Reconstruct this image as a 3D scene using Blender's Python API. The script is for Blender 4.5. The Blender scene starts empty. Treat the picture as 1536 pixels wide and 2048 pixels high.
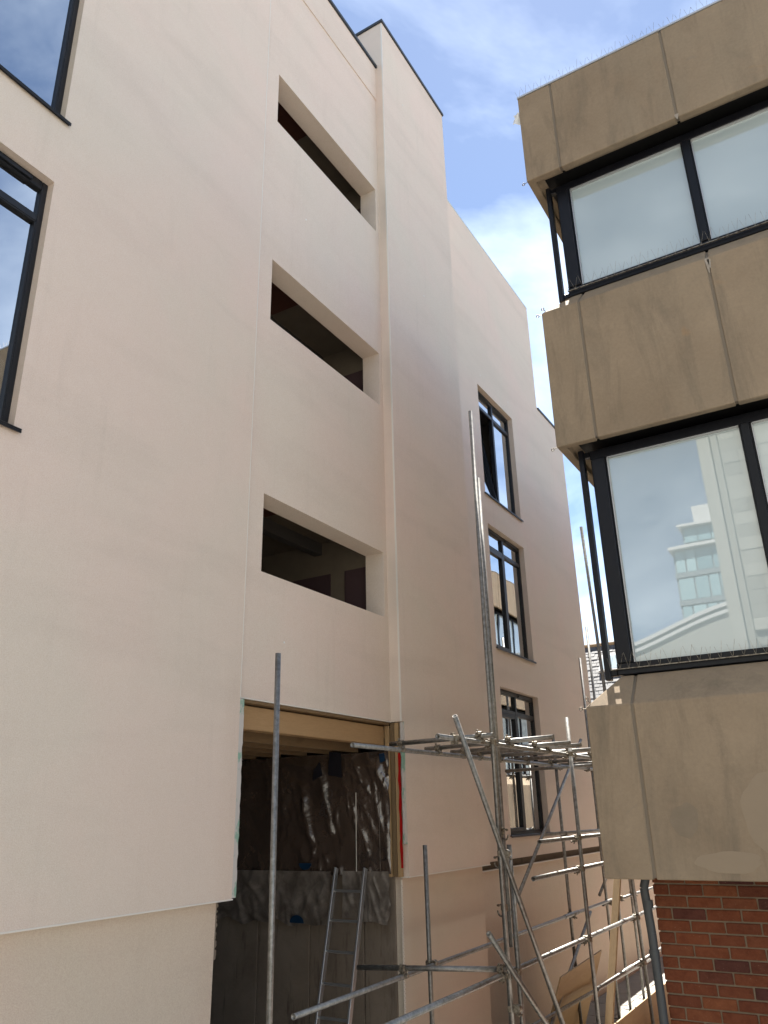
import bpy, bmesh, math, random
from mathutils import Vector, Matrix, noise as mnoise

random.seed(7)
R = math.radians
SC = bpy.context.scene
COL = SC.collection

# ------------------------------------------------------------------ camera
cam_d = bpy.data.cameras.new('camera')
cam = bpy.data.objects.new('camera', cam_d)
COL.objects.link(cam)
SC.camera = cam
yaw, pit, roll = -0.5340484, 0.36920081, -0.02339285
fwd = Vector((math.sin(yaw)*math.cos(pit), math.cos(yaw)*math.cos(pit), math.sin(pit)))
r0 = Vector((math.cos(yaw), -math.sin(yaw), 0))
u0 = r0.cross(fwd)
rt = r0*math.cos(roll) + u0*math.sin(roll)
up = rt.cross(fwd)
cam.matrix_world = Matrix(((rt.x, up.x, -fwd.x, 0), (rt.y, up.y, -fwd.y, 0), (rt.z, up.z, -fwd.z, 0), (0, 0, 0, 1)))
cam_d.sensor_fit = 'VERTICAL'
cam_d.sensor_height = 36.0
cam_d.lens = 36.0*1566.84/2048
cam_d.clip_start = 0.05
cam_d.clip_end = 2000

# ------------------------------------------------------------------ sky, sun, exposure
SUN_EL, SUN_AZ = R(57), R(-14.3)          # azimuth from +Y towards +X
W = bpy.data.worlds.new('World'); SC.world = W; W.use_nodes = True
nt = W.node_tree; nt.nodes.clear()
out = nt.nodes.new('ShaderNodeOutputWorld'); bg = nt.nodes.new('ShaderNodeBackground')
sky = nt.nodes.new('ShaderNodeTexSky'); sky.sky_type = 'NISHITA'; sky.sun_disc = False
sky.sun_elevation = SUN_EL; sky.sun_rotation = SUN_AZ
sky.air_density = 0.75; sky.dust_density = 0.05; sky.ozone_density = 0.9
tc = nt.nodes.new('ShaderNodeTexCoord'); sep = nt.nodes.new('ShaderNodeSeparateXYZ')
nt.links.new(tc.outputs['Generated'], sep.inputs[0])
add = nt.nodes.new('ShaderNodeMath'); add.operation = 'ADD'; add.inputs[1].default_value = 0.25
nt.links.new(sep.outputs['Z'], add.inputs[0])
mx = nt.nodes.new('ShaderNodeMath'); mx.operation = 'MAXIMUM'; mx.inputs[1].default_value = 0.05
nt.links.new(add.outputs[0], mx.inputs[0])
dv = nt.nodes.new('ShaderNodeVectorMath'); dv.operation = 'SCALE'
inv = nt.nodes.new('ShaderNodeMath'); inv.operation = 'DIVIDE'; inv.inputs[0].default_value = 1.0
nt.links.new(mx.outputs[0], inv.inputs[1]); nt.links.new(tc.outputs['Generated'], dv.inputs[0]); nt.links.new(inv.outputs[0], dv.inputs['Scale'])
cn = nt.nodes.new('ShaderNodeTexNoise'); cn.inputs['Scale'].default_value = 1.5; cn.inputs['Detail'].default_value = 7; cn.inputs['Roughness'].default_value = 0.58
cn.inputs['Distortion'].default_value = 0.35
mp = nt.nodes.new('ShaderNodeMapping'); mp.inputs['Location'].default_value = (0.45, 1.05, 2.0)
nt.links.new(dv.outputs[0], mp.inputs[0]); nt.links.new(mp.outputs[0], cn.inputs['Vector'])
cr = nt.nodes.new('ShaderNodeValToRGB'); cr.color_ramp.elements[0].position = 0.42; cr.color_ramp.elements[1].position = 0.72
cr.color_ramp.elements[0].color = (.07, .07, .07, 1); cr.color_ramp.elements[1].color = (1, 1, 1, 1)
nt.links.new(cn.outputs['Fac'], cr.inputs[0])
cm = nt.nodes.new('ShaderNodeMixRGB'); cm.blend_type = 'MIX'
cl = nt.nodes.new('ShaderNodeMixRGB'); cl.blend_type = 'ADD'; cl.inputs[0].default_value = 1.0
cl.inputs[2].default_value = (6.6, 6.9, 6.6, 1)
nt.links.new(sky.outputs[0], cl.inputs[1])
fac = nt.nodes.new('ShaderNodeMath'); fac.operation = 'MULTIPLY'; fac.inputs[1].default_value = 0.75
nt.links.new(cr.outputs[0], fac.inputs[0]); nt.links.new(fac.outputs[0], cm.inputs[0])
nt.links.new(sky.outputs[0], cm.inputs[1]); nt.links.new(cl.outputs[0], cm.inputs[2])
nt.links.new(cm.outputs[0], bg.inputs['Color']); bg.inputs['Strength'].default_value = 0.05
nt.links.new(bg.outputs[0], out.inputs['Surface'])

sd = bpy.data.lights.new('sun', 'SUN'); sun = bpy.data.objects.new('sun', sd); COL.objects.link(sun)
sd.energy = 5.0; sd.angle = R(0.53); sd.color = (1.0, 0.95, 0.87)
to_sun = Vector((math.sin(SUN_AZ)*math.cos(SUN_EL), math.cos(SUN_AZ)*math.cos(SUN_EL), math.sin(SUN_EL)))
sun.rotation_euler = to_sun.to_track_quat('Z', 'Y').to_euler()
SC.view_settings.view_transform = 'Standard'; SC.view_settings.look = 'None'
SC.view_settings.exposure = 2.1; SC.view_settings.gamma = 1.0
SC.cycles.max_bounces = 10; SC.cycles.diffuse_bounces = 6; SC.cycles.glossy_bounces = 5; SC.cycles.transparent_max_bounces = 12
SC.cycles.caustics_reflective = False; SC.cycles.caustics_refractive = False
SC.cycles.sample_clamp_indirect = 6.0

# ------------------------------------------------------------------ materials
MATS = {}
class NB:
    """small node-building helper"""
    def __init__(s, name, rough=0.6, metal=0.0, spec=0.5):
        s.m = bpy.data.materials.new(name); s.m.use_nodes = True; s.t = s.m.node_tree; s.b = s.t.nodes['Principled BSDF']
        s.b.inputs['Roughness'].default_value = rough; s.b.inputs['Metallic'].default_value = metal
        s.b.inputs['Specular IOR Level'].default_value = spec
        s.geo = None; MATS[name] = s.m
    def pos(s, scale=(1, 1, 1), obj=False):
        if obj:
            g = s.t.nodes.new('ShaderNodeTexCoord'); o = g.outputs['Object']
        else:
            g = s.t.nodes.new('ShaderNodeNewGeometry'); o = g.outputs['Position']
        mpn = s.t.nodes.new('ShaderNodeMapping'); mpn.inputs['Scale'].default_value = scale
        s.t.links.new(o, mpn.inputs[0]); return mpn.outputs[0]
    def noise(s, scale, detail=4, rough=0.55, sc=(1, 1, 1), dist=0.0, obj=False):
        n = s.t.nodes.new('ShaderNodeTexNoise'); n.inputs['Scale'].default_value = scale; n.inputs['Detail'].default_value = detail
        n.inputs['Roughness'].default_value = rough; n.inputs['Distortion'].default_value = dist
        s.t.links.new(s.pos(sc, obj), n.inputs['Vector']); return n.outputs['Fac']
    def ramp(s, f, stops):
        r = s.t.nodes.new('ShaderNodeValToRGB'); e = r.color_ramp.elements
        while len(e) < len(stops): e.new(0.5)
        for k, (p, c) in enumerate(stops):
            e[k].position = p; e[k].color = (*c, 1) if len(c) == 3 else c
        s.t.links.new(f, r.inputs[0]); return r.outputs[0]
    def mix(s, f, a, b, mode='MIX'):
        n = s.t.nodes.new('ShaderNodeMixRGB'); n.blend_type = mode
        for i, v in ((0, f), (1, a), (2, b)):
            if isinstance(v, (int, float)): n.inputs[i].default_value = v
            elif isinstance(v, tuple): n.inputs[i].default_value = (*v, 1)
            else: s.t.links.new(v, n.inputs[i])
        return n.outputs[0]
    def color(s, c):
        if isinstance(c, tuple): s.b.inputs['Base Color'].default_value = (*c, 1)
        else: s.t.links.new(c, s.b.inputs['Base Color'])
        return s
    def rough(s, f, lo, hi):
        n = s.t.nodes.new('ShaderNodeMapRange'); n.inputs['To Min'].default_value = lo; n.inputs['To Max'].default_value = hi
        s.t.links.new(f, n.inputs[0]); s.t.links.new(n.outputs[0], s.b.inputs['Roughness']); return s
    def bump(s, f, strength, dist=0.01):
        n = s.t.nodes.new('ShaderNodeBump'); n.inputs['Strength'].default_value = strength; n.inputs['Distance'].default_value = dist
        s.t.links.new(f, n.inputs['Height'])
        prev = s.b.inputs['Normal'].links
        if prev: s.t.links.new(prev[0].from_socket, n.inputs['Normal'])
        s.t.links.new(n.outputs[0], s.b.inputs['Normal']); return s

def m_render(name, c):
    n = NB(name, 0.85, spec=0.25)
    big = n.noise(0.55, 3, 0.5, dist=0.6)
    a = n.mix(n.ramp(big, [(0.35, (0, 0, 0)), (0.65, (1, 1, 1))]), tuple(v*k for v, k in zip(c, (1.02, .985, .985))), tuple(v*k for v, k in zip(c, (.97, 1.0, .985))))
    st = n.noise(1.0, 4, 0.55, sc=(.35, .35, 2.2), dist=0.25)
    a = n.mix(n.ramp(st, [(0.50, (0, 0, 0)), (0.72, (.32, .32, .32))]), a, tuple(v*.78 for v in c))
    dr = n.noise(1.0, 5, .6, sc=(7, 7, .45), dist=.3)
    a = n.mix(n.ramp(dr, [(0.58, (0, 0, 0)), (0.80, (.16, .16, .16))]), a, tuple(v*.62 for v in c))
    tw = n.noise(3.2, 5, .65, dist=1.5)
    a = n.mix(n.ramp(tw, [(0.40, (.10, .10, .10)), (0.55, (0, 0, 0))]), a, tuple(min(1, v*1.12) for v in c))
    fine = n.noise(130, 3, 0.7)
    a = n.mix(0.20, a, n.ramp(fine, [(0.3, (.25, .22, .2)), (0.7, (1, .95, .9))]), 'OVERLAY')
    n.color(a)
    n.bump(n.noise(120, 3, 0.7), 0.5, 0.005)
    n.bump(n.noise(5, 2, 0.5), 0.10, 0.02)
    return n
m_render('render_coat', (0.695, 0.588, 0.508))
m_render('render_plinth', (0.63, 0.53, 0.44))
NB('bead', 0.5).color((0.74, 0.70, 0.64))

n = NB('concrete', 0.9, spec=0.2)
b1 = n.noise(1.1, 5, 0.6, dist=0.4); b2 = n.noise(1.0, 6, 0.7, sc=(5, 5, .9), dist=.5); b3 = n.noise(38, 4, 0.7)
c = n.mix(n.ramp(b1, [(.3, (0, 0, 0)), (.7, (1, 1, 1))]), (0.240, 0.183, 0.125), (0.320, 0.248, 0.172))
c = n.mix(n.ramp(b2, [(.48, (0, 0, 0)), (.75, (.6, .6, .6))]), c, (0.135, 0.113, 0.086))
c = n.mix(n.ramp(n.noise(.8, 5, .65, sc=(1, 1, .7), dist=1.0), [(.45, (0, 0, 0)), (.62, (.55, .55, .55))]), c, (0.275, 0.220, 0.155))
c = n.mix(n.ramp(n.noise(2.3, 6, .7, dist=.8), [(.66, (0, 0, 0)), (.72, (.35, .35, .35))]), c, (0.20, 0.18, 0.145))
c = n.mix(n.ramp(n.noise(1.7, 3, .5, dist=1.2), [(.70, (0, 0, 0)), (.76, (.4, .4, .4))]), c, (0.34, 0.205, 0.105))
dk = n.noise(1.0, 6, .7, sc=(3.2, 3.2, .5), dist=1.1)
c = n.mix(n.ramp(dk, [(.58, (0, 0, 0)), (.74, (.38, .38, .38))]), c, (0.115, 0.096, 0.072))
c = n.mix(0.09, c, n.ramp(b3, [(.3, (.2, .2, .2)), (.7, (.8, .8, .8))]), 'OVERLAY')
n.color(c); n.bump(b3, 0.15, 0.005); n.bump(n.noise(130, 2, .6), 0.25, 0.003)
n = NB('concrete_patch', .9); n.color(n.mix(n.noise(12, 5, .7), (0.185, 0.145, 0.100), (0.26, 0.205, 0.145)))
n = NB('concrete_light', .9); n.color(n.mix(n.noise(3, 5, .7), (0.255, 0.198, 0.136), (0.32, 0.25, 0.175)))
n = NB('lime', .9); n.color(n.mix(n.noise(30, 4), (0.24, 0.20, 0.15), (0.42, 0.38, 0.33)))
NB('sealant', 0.8).color((0.19, 0.155, 0.115))
n = NB('parapet_cap', 0.45, 0.6).color((0.55, 0.56, 0.57))

def m_frame(name, c, r=0.38):
    n = NB(name, r, 0.0, 0.3); n.color(n.mix(n.ramp(n.noise(14, 4), [(.5, (0, 0, 0)), (.8, (.5, .5, .5))]), c, tuple(v*1.8 for v in c)))
    return n
m_frame('frame_anthracite', (0.012, 0.013, 0.016)); m_frame('frame_dark', (0.004, 0.0045, 0.007), 0.35); m_frame('soffit_black', (0.003, 0.003, 0.003), 0.6)
m_frame('coping_metal', (0.030, 0.036, 0.045), 0.4)
NB('coping_light', 0.45).color((0.50, 0.56, 0.58))

def m_glass(name, tint, base, ior=1.5):
    m = bpy.data.materials.new(name); m.use_nodes = True; t = m.node_tree; t.nodes.clear(); MATS[name] = m
    o = t.nodes.new('ShaderNodeOutputMaterial'); mixn = t.nodes.new('ShaderNodeMixShader'); tr = t.nodes.new('ShaderNodeBsdfTransparent')
    gl = t.nodes.new('ShaderNodeBsdfGlossy'); gl.inputs['Roughness'].default_value = 0.005; gl.inputs['Color'].default_value = (.95, .98, 1, 1)
    tr.inputs['Color'].default_value = (*tint, 1)
    fr = t.nodes.new('ShaderNodeFresnel'); fr.inputs['IOR'].default_value = ior
    ad = t.nodes.new('ShaderNodeMath'); ad.operation = 'MULTIPLY_ADD'; ad.inputs[1].default_value = 1.0-base; ad.inputs[2].default_value = base; ad.use_clamp = True
    nz = t.nodes.new('ShaderNodeTexNoise'); nz.inputs['Scale'].default_value = 1.4; nz.inputs['Detail'].default_value = 1
    bp = t.nodes.new('ShaderNodeBump'); bp.inputs['Strength'].default_value = 0.06; bp.inputs['Distance'].default_value = 0.03
    g = t.nodes.new('ShaderNodeNewGeometry'); t.links.new(g.outputs['Position'], nz.inputs['Vector']); t.links.new(nz.outputs['Fac'], bp.inputs['Height']); t.links.new(bp.outputs[0], gl.inputs['Normal'])
    t.links.new(fr.outputs[0], ad.inputs[0]); t.links.new(ad.outputs[0], mixn.inputs[0]); t.links.new(tr.outputs[0], mixn.inputs[1]); t.links.new(gl.outputs[0], mixn.inputs[2])
    t.links.new(mixn.outputs[0], o.inputs['Surface'])
m_glass('glass', (.62, .68, .70), 0.62, 1.55)
m_glass('glass_clear', (.90, .94, .95), 0.02, 1.45)
n = NB('film_glass', 0.012, 0.0, 1.0); n.color((0.42, 0.50, 0.515)); n.b.inputs['IOR'].default_value = 1.9
n.bump(n.noise(0.9, 1), 0.03, 0.02)

n = NB('galvanised', 0.42, 0.82)
g1 = n.noise(22, 4, .65); g2 = n.noise(60, 3, .6)
c = n.mix(n.ramp(g1, [(.35, (0, 0, 0)), (.7, (1, 1, 1))]), (0.20, 0.195, 0.182), (0.36, 0.355, 0.34))
c = n.mix(n.ramp(n.noise(9, 5, .7), [(.62, (0, 0, 0)), (.74, (.7, .7, .7))]), c, (0.16, 0.125, 0.095))
c = n.mix(n.ramp(g2, [(.72, (0, 0, 0)), (.78, (.6, .6, .6))]), c, (0.50, 0.50, 0.48))
n.color(c).rough(g1, 0.36, 0.58)
n.bump(g2, 0.12, 0.002)
n = NB('coupler_steel', 0.5, 0.75)
n.color(n.mix(n.ramp(n.noise(45, 4), [(.4, (0, 0, 0)), (.65, (1, 1, 1))]), (0.36, 0.33, 0.27), (0.13, 0.10, 0.075)))
NB('aluminium', 0.40, 0.8).color((0.48, 0.48, 0.48))

def m_wood(name, a, b, sc=(1, 1, 1), ply=False):
    n = NB(name, 0.7, spec=0.3)
    g = n.noise(7 if not ply else 3, 5, .6, sc=sc, dist=1.2)
    k = n.noise(2.2, 2, .5, dist=.5)
    c = n.mix(g, a, b); c = n.mix(n.ramp(k, [(.66, (0, 0, 0)), (.75, (.6, .6, .6))]), c, tuple(v*.35 for v in a))
    n.color(c); n.bump(g, .15, .004); return n
m_wood('timber', (0.30, 0.18, 0.085), (0.46, 0.30, 0.155), (14, 1.2, 14))
m_wood('timber_post', (0.34, 0.22, 0.11), (0.50, 0.34, 0.18), (14, 14, 1.0))
m_wood('timber_dark', (0.13, 0.085, 0.045), (0.24, 0.16, 0.085), (14, 1.2, 14))
m_wood('timber_old', (0.075, 0.058, 0.036), (0.14, 0.11, 0.07), (10, 1.2, 10))
m_wood('plywood', (0.34, 0.24, 0.135), (0.46, 0.34, 0.205), (3, .7, 3), True)
n = NB('timber_prop', .7); g = n.noise(6, 5, .6, sc=(12, 2, 2), dist=.6); n.color(n.mix(g, (0.30, 0.20, 0.10), (0.52, 0.37, 0.20))); n.bump(g, .2, .004)

n = NB('brick', 0.88, spec=0.2)
oi = n.t.nodes.new('ShaderNodeObjectInfo')
base = n.ramp(oi.outputs['Random'], [(0.0, (0.105, 0.036, 0.025)), (0.09, (0.080, 0.032, 0.027)), (0.20, (0.140, 0.045, 0.023)), (0.55, (0.185, 0.058, 0.026)), (0.74, (0.150, 0.048, 0.024)), (0.86, (0.215, 0.075, 0.033)), (0.96, (0.17, 0.058, 0.028)), (1.0, (0.075, 0.044, 0.038))])
sp = n.noise(24, 5, .7); c = n.mix(n.ramp(sp, [(.35, (0, 0, 0)), (.7, (.75, .75, .75))]), base, n.mix(1.0, base, (.55, .45, .42), 'MULTIPLY'))
c = n.mix(n.ramp(n.noise(85, 3, .7), [(.66, (0, 0, 0)), (.76, (.5, .5, .5))]), c, (0.42, 0.30, 0.21))
n.color(c); n.bump(n.noise(48, 5, .7), .6, .008)
n = NB('mortar', .95, spec=.1); n.color(n.mix(n.noise(30, 4), (0.15, 0.115, 0.078), (0.24, 0.19, 0.135))); n.bump(n.noise(90, 3), .5, .005)
n = NB('brick_far', .9, spec=.2); n.color(n.mix(n.noise(7, 3, sc=(1, 1, 3)), (0.15, 0.06, 0.04), (0.32, 0.11, 0.05)))

n = NB('foil', 0.27, 0.0, 0.8)
f = n.noise(3.5, 6, .65, dist=.8)
n.color(n.mix(f, (0.042, 0.026, 0.019), (0.11, 0.078, 0.060))); n.b.inputs['IOR'].default_value = 1.9
n.bump(n.noise(7, 3, .5, dist=2.5), .35, .02); n.bump(n.noise(45, 3, .6, dist=1.0), .10, .004)
n = NB('foil_grey', 0.30, 0.0, .6); n.color(n.mix(n.ramp(n.noise(4, 6, .7, dist=1.2), [(.36, (0, 0, 0)), (.66, (1, 1, 1))]), (0.11, 0.090, 0.075), (0.24, 0.208, 0.18))); n.bump(n.noise(18, 5, .7), .3, .01)
NB('print_ink', .5).color((0.012, 0.012, 0.018))
NB('blue_tape', .4).color((0.006, 0.030, 0.07))
NB('red_tape', .3).color((0.45, 0.012, 0.012))
n = NB('mesh_strip', .8); n.color(n.mix(n.ramp(n.noise(6, 4, .6, sc=(1, 1, .7)), [(.50, (0, 0, 0)), (.56, (1, 1, 1))]), (0.56, 0.53, 0.50), (0.26, 0.42, 0.33)))
n = NB('raw_concrete', .9, spec=.2)
c = n.mix(n.noise(2.0, 6, .65, dist=.5), (0.13, 0.10, 0.075), (0.30, 0.25, 0.20)); c = n.mix(n.ramp(n.noise(1.5, 5, .7, sc=(5, 5, .8)), [(.55, (0, 0, 0)), (.75, (.8, .8, .8))]), c, (0.06, 0.042, 0.03))
n.color(c); n.bump(n.noise(30, 5, .7), .3, .008)
n = NB('board_mauve', .85); n.color(n.mix(n.noise(3, 3), (0.055, 0.030, 0.034), (0.085, 0.048, 0.052)))
n = NB('plaster_beige', .9); n.color(n.mix(n.noise(6, 3), (0.15, 0.12, 0.085), (0.21, 0.17, 0.125)))
n = NB('board_redbrown', .85); n.color(n.mix(n.noise(2.2, 4), (0.085, 0.028, 0.018), (0.14, 0.05, 0.032)))
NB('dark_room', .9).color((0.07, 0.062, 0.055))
NB('room_wall', .9).color((0.26, 0.24, 0.21))
n = NB('curtain', .9); n.color((0.62, 0.63, 0.60))
n = NB('paving', .85, spec=.3); c = n.mix(n.noise(1.6, 6, .65), (0.20, 0.185, 0.165), (0.31, 0.29, 0.26)); n.color(n.mix(n.ramp(n.noise(4, 5, .7), [(.62, (0, 0, 0)), (.75, (.6, .6, .6))]), c, (0.09, 0.08, 0.07))); n.bump(n.noise(40, 4), .3, .006)
n = NB('ground', .95, spec=.15); n.color(n.mix(n.noise(1.2, 6, .6), (0.24, 0.225, 0.205), (0.34, 0.325, 0.30)))
n = NB('slate', .6, 0.0, .3); oi = n.noise(3.1, 4, .6); n.color(n.mix(oi, (0.028, 0.031, 0.037), (0.085, 0.086, 0.09))); n.bump(n.noise(16, 4), .35, .01)
n = NB('stonework', .9, spec=.2); oi = n.t.nodes.new('ShaderNodeObjectInfo'); c = n.mix(oi.outputs['Random'], (0.19, 0.19, 0.172), (0.27, 0.27, 0.245)); n.color(n.mix(n.ramp(n.noise(3, 5, .65), [(.5, (0, 0, 0)), (.8, (.5, .5, .5))]), c, (0.17, 0.16, 0.135)))
NB('white_panel', .6).color((0.38, 0.385, 0.38))
n = NB('tower_glass', .04, 0.0, 1.0); oi = n.t.nodes.new('ShaderNodeObjectInfo'); n.color(n.mix(oi.outputs['Random'], (0.12, 0.20, 0.225), (0.26, 0.37, 0.39)))
NB('tower_frame', .5).color((0.13, 0.155, 0.17))
NB('pipe_grey', .5).color((0.055, 0.060, 0.064))
NB('roof_felt', .9).color((0.07, 0.07, 0.07))
NB('white_plastic', .5).color((0.8, 0.8, 0.78))
NB('rubble', .95).color((0.12, 0.10, 0.085))

# ------------------------------------------------------------------ mesh helpers
def mk(name, verts, faces, mat, parent=None, smooth=False, bevel=0.0, weld=False):
    me = bpy.data.meshes.new(name)
    bm = bmesh.new()
    vs = [bm.verts.new(v) for v in verts]
    for f in faces:
        try: bm.faces.new([vs[i] for i in f])
        except ValueError: pass
    if weld: bmesh.ops.remove_doubles(bm, verts=bm.verts, dist=1e-5)
    bmesh.ops.recalc_face_normals(bm, faces=bm.faces)
    if bevel > 0:
        bmesh.ops.bevel(bm, geom=[e for e in bm.edges if e.is_manifold and e.calc_face_angle(0) > 0.5], offset=bevel, segments=1, affect='EDGES', clamp_overlap=True)
    bm.to_mesh(me); bm.free()
    me.materials.append(MATS[mat])
    if smooth:
        for p in me.polygons: p.use_smooth = True
    return link(name, me, parent)

def link(name, me, parent=None, loc=None):
    o = bpy.data.objects.new(name, me); COL.objects.link(o)
    if loc is not None: o.location = loc
    if parent is not None:
        o.parent = parent
        o.matrix_parent_inverse = Matrix.Translation(-wloc(parent))
    return o
def wloc(o):
    return Vector(o.get('_w', (0, 0, 0))) if o.type == 'EMPTY' else Vector((0, 0, 0))

def thing(name, label, cat, loc, group=None):
    o = bpy.data.objects.new(name, None); COL.objects.link(o); o.location = loc; o['_w'] = list(loc)
    o.empty_display_size = .2
    tag(o, label, cat, group); return o
def tag(o, label=None, cat=None, group=None, kind=None):
    if label: o['label'] = label
    if cat: o['category'] = cat
    if group: o['group'] = group
    if kind: o['kind'] = kind
    return o

class MB:
    def __init__(s): s.v = []; s.f = []
    def box(s, x0, x1, y0, y1, z0, z1):
        b = len(s.v)
        s.v += [(x0, y0, z0), (x1, y0, z0), (x1, y1, z0), (x0, y1, z0), (x0, y0, z1), (x1, y0, z1), (x1, y1, z1), (x0, y1, z1)]
        s.f += [(b, b+3, b+2, b+1), (b+4, b+5, b+6, b+7), (b, b+1, b+5, b+4), (b+1, b+2, b+6, b+5), (b+2, b+3, b+7, b+6), (b+3, b, b+4, b+7)]
        return s
    def poly(s, pts):
        b = len(s.v); s.v += [tuple(p) for p in pts]; s.f.append(tuple(range(b, b+len(pts)))); return s
    def cyl(s, p0, p1, r, seg=12, r1=None):
        p0 = Vector(p0); p1 = Vector(p1); d = (p1-p0).normalized(); a = d.orthogonal().normalized(); c = d.cross(a); r1 = r if r1 is None else r1
        b = len(s.v)
        for P, rr in ((p0, r), (p1, r1)):
            for k in range(seg):
                t = 2*math.pi*k/seg; s.v.append(tuple(P + a*rr*math.cos(t) + c*rr*math.sin(t)))
        for k in range(seg):
            j = (k+1) % seg; s.f.append((b+k, b+j, b+seg+j, b+seg+k))
        s.f.append(tuple(b+k for k in reversed(range(seg)))); s.f.append(tuple(b+seg+k for k in range(seg)))
        return s
    def obox(s, c, ax, ay, az, hx, hy, hz):
        b = len(s.v); c = Vector(c)
        for z in (-1, 1):
            for x, y in ((-1, -1), (1, -1), (1, 1), (-1, 1)):
                s.v.append(tuple(c + ax*hx*x + ay*hy*y + az*hz*z))
        s.f += [(b, b+3, b+2, b+1), (b+4, b+5, b+6, b+7), (b, b+1, b+5, b+4), (b+1, b+2, b+6, b+5), (b+2, b+3, b+7, b+6), (b+3, b, b+4, b+7)]
        return s
    def build(s, name, mat, parent=None, **k): return mk(name, s.v, s.f, mat, parent, **k)

def bx(name, mat, parent, x0, x1, y0, y1, z0, z1, bevel=0.0):
    return MB().box(min(x0, x1), max(x0, x1), min(y0, y1), max(y0, y1), min(z0, z1), max(z0, z1)).build(name, mat, parent, bevel=bevel)

def slab_x(name, mat, parent, xf, xb, yr, zr, holes=(), bevel=0.0):
    """wall slab facing +X with rectangular openings (y0,y1,z0,z1)"""
    ys = sorted({yr[0], yr[1], *[h[0] for h in holes], *[h[1] for h in holes]}); zs = sorted({zr[0], zr[1], *[h[2] for h in holes], *[h[3] for h in holes]})
    def solid(i, j):
        if i < 0 or j < 0 or i >= len(ys)-1 or j >= len(zs)-1: return False
        y = (ys[i]+ys[i+1])/2; z = (zs[j]+zs[j+1])/2
        return not any(h[0] < y < h[1] and h[2] < z < h[3] for h in holes)
    m = MB()
    for i in range(len(ys)-1):
        for j in range(len(zs)-1):
            if not solid(i, j): continue
            a, b, c, d = ys[i], ys[i+1], zs[j], zs[j+1]
            m.poly([(xf, a, c), (xf, b, c), (xf, b, d), (xf, a, d)]); m.poly([(xb, a, c), (xb, a, d), (xb, b, d), (xb, b, c)])
            if not solid(i-1, j): m.poly([(xf, a, c), (xf, a, d), (xb, a, d), (xb, a, c)])
            if not solid(i+1, j): m.poly([(xf, b, c), (xb, b, c), (xb, b, d), (xf, b, d)])
            if not solid(i, j-1): m.poly([(xf, a, c), (xb, a, c), (xb, b, c), (xf, b, c)])
            if not solid(i, j+1): m.poly([(xf, a, d), (xf, b, d), (xb, b, d), (xb, a, d)])
    return m.build(name, mat, parent, weld=True, bevel=bevel)

G0 = -3.15      # level of the passage floor below the eye

# ------------------------------------------------------------------ ground
gr = MB(); gr.poly([(-600, -600, G0-.004), (600, -600, G0-.004), (600, 600, G0-.004), (-600, 600, G0-.004)])
ground = gr.build('ground', 'ground'); tag(ground, 'grey bare ground between the two buildings', kind='structure')
slab_me = None
for i in range(4):
    for j in range(26):
        x0 = -5.12 + i*0.62; y0 = 8.0 + j*0.46 + (0.23 if i % 2 else 0)
        if slab_me is None:
            s_ = bx('paving_slab', 'paving', ground, 0, .61, 0, .45, 0, .035, bevel=.006); slab_me = s_.data
            s_.location = (x0, y0, G0)
        else:
            s_ = link('paving_slab', slab_me, ground, (x0, y0, G0 + random.uniform(0, .006)))
            s_.rotation_euler = (random.uniform(-.006, .006), random.uniform(-.006, .006), random.uniform(-.006, .006))

# ================================================================== rendered building on the left
RB = thing('rendered_building', 'tall beige rendered building with three slot openings and an unfinished doorway', 'building', (-8, 6, G0))
XL, XS_, XP, XF = -4.74, -4.765, -4.62, -5.13
LW = [(1.16, 2.91, 5.466, 7.72), (1.16, 2.91, 2.593, 4.826)]
SO = [(5.68, 8.02, 8.065, 8.866), (5.68, 8.02, 5.153, 5.968), (5.68, 8.02, 2.242, 3.066)]
FW = [(12.32, 14.055, 5.43, 7.725), (12.32, 14.055, 2.60, 4.862), (12.33, 14.09, -0.35, 1.962)]
slab_x('wall', 'render_coat', RB, XL, -5.06, (-4.0, 5.43), (-0.61, 11.45), LW)
slab_x('wall', 'render_coat', RB, XS_, -5.03, (5.43, 8.10), (1.015, 10.755), SO)
bx('parapet_band', 'render_coat', RB, XS_+.014, -5.03, 5.43, 8.10, 10.757, 11.45)
bx('pier_wall', 'render_coat', RB, XP, -5.029, 8.10, 10.33, 1.01, 12.44)
bx('pier_wall', 'render_coat', RB, XP, -4.80, 8.165, 10.33, -0.63, 1.01)
bx('pier_wall', 'render_coat', RB, -5.031, -8.5, 8.10, 10.33, 11.12, 12.438)
slab_x('wall', 'render_coat', RB, XF, -5.36, (10.33, 17.42), (-0.67, 11.53), FW + [(15.785, 17.42, 8.75, 11.53)])
bx('plinth', 'render_plinth', RB, -4.865, -5.10, -4.0, 5.385, G0-.02, -.613)
bx('plinth', 'render_plinth', RB, -4.715, -4.98, 8.19, 10.285, G0-.02, -.633)
bx('plinth', 'render_plinth', RB, -5.15, -5.36, 10.287, 17.42, G0-.02, -.775)
bx('boundary_wall', 'render_plinth', RB, -5.15, -5.36, 17.422, 27.5, G0-.02, .4)  # carries the plinth on; hidden extra height added to shade the passage paving
bx('recess_board', 'timber_old', RB, -5.19, -5.35, 10.2, 17.41, -.775, -.67)
bx('drip_bead', 'bead', RB, -5.128, -5.17, 10.30, 17.42, -.790, -.777)
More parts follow.
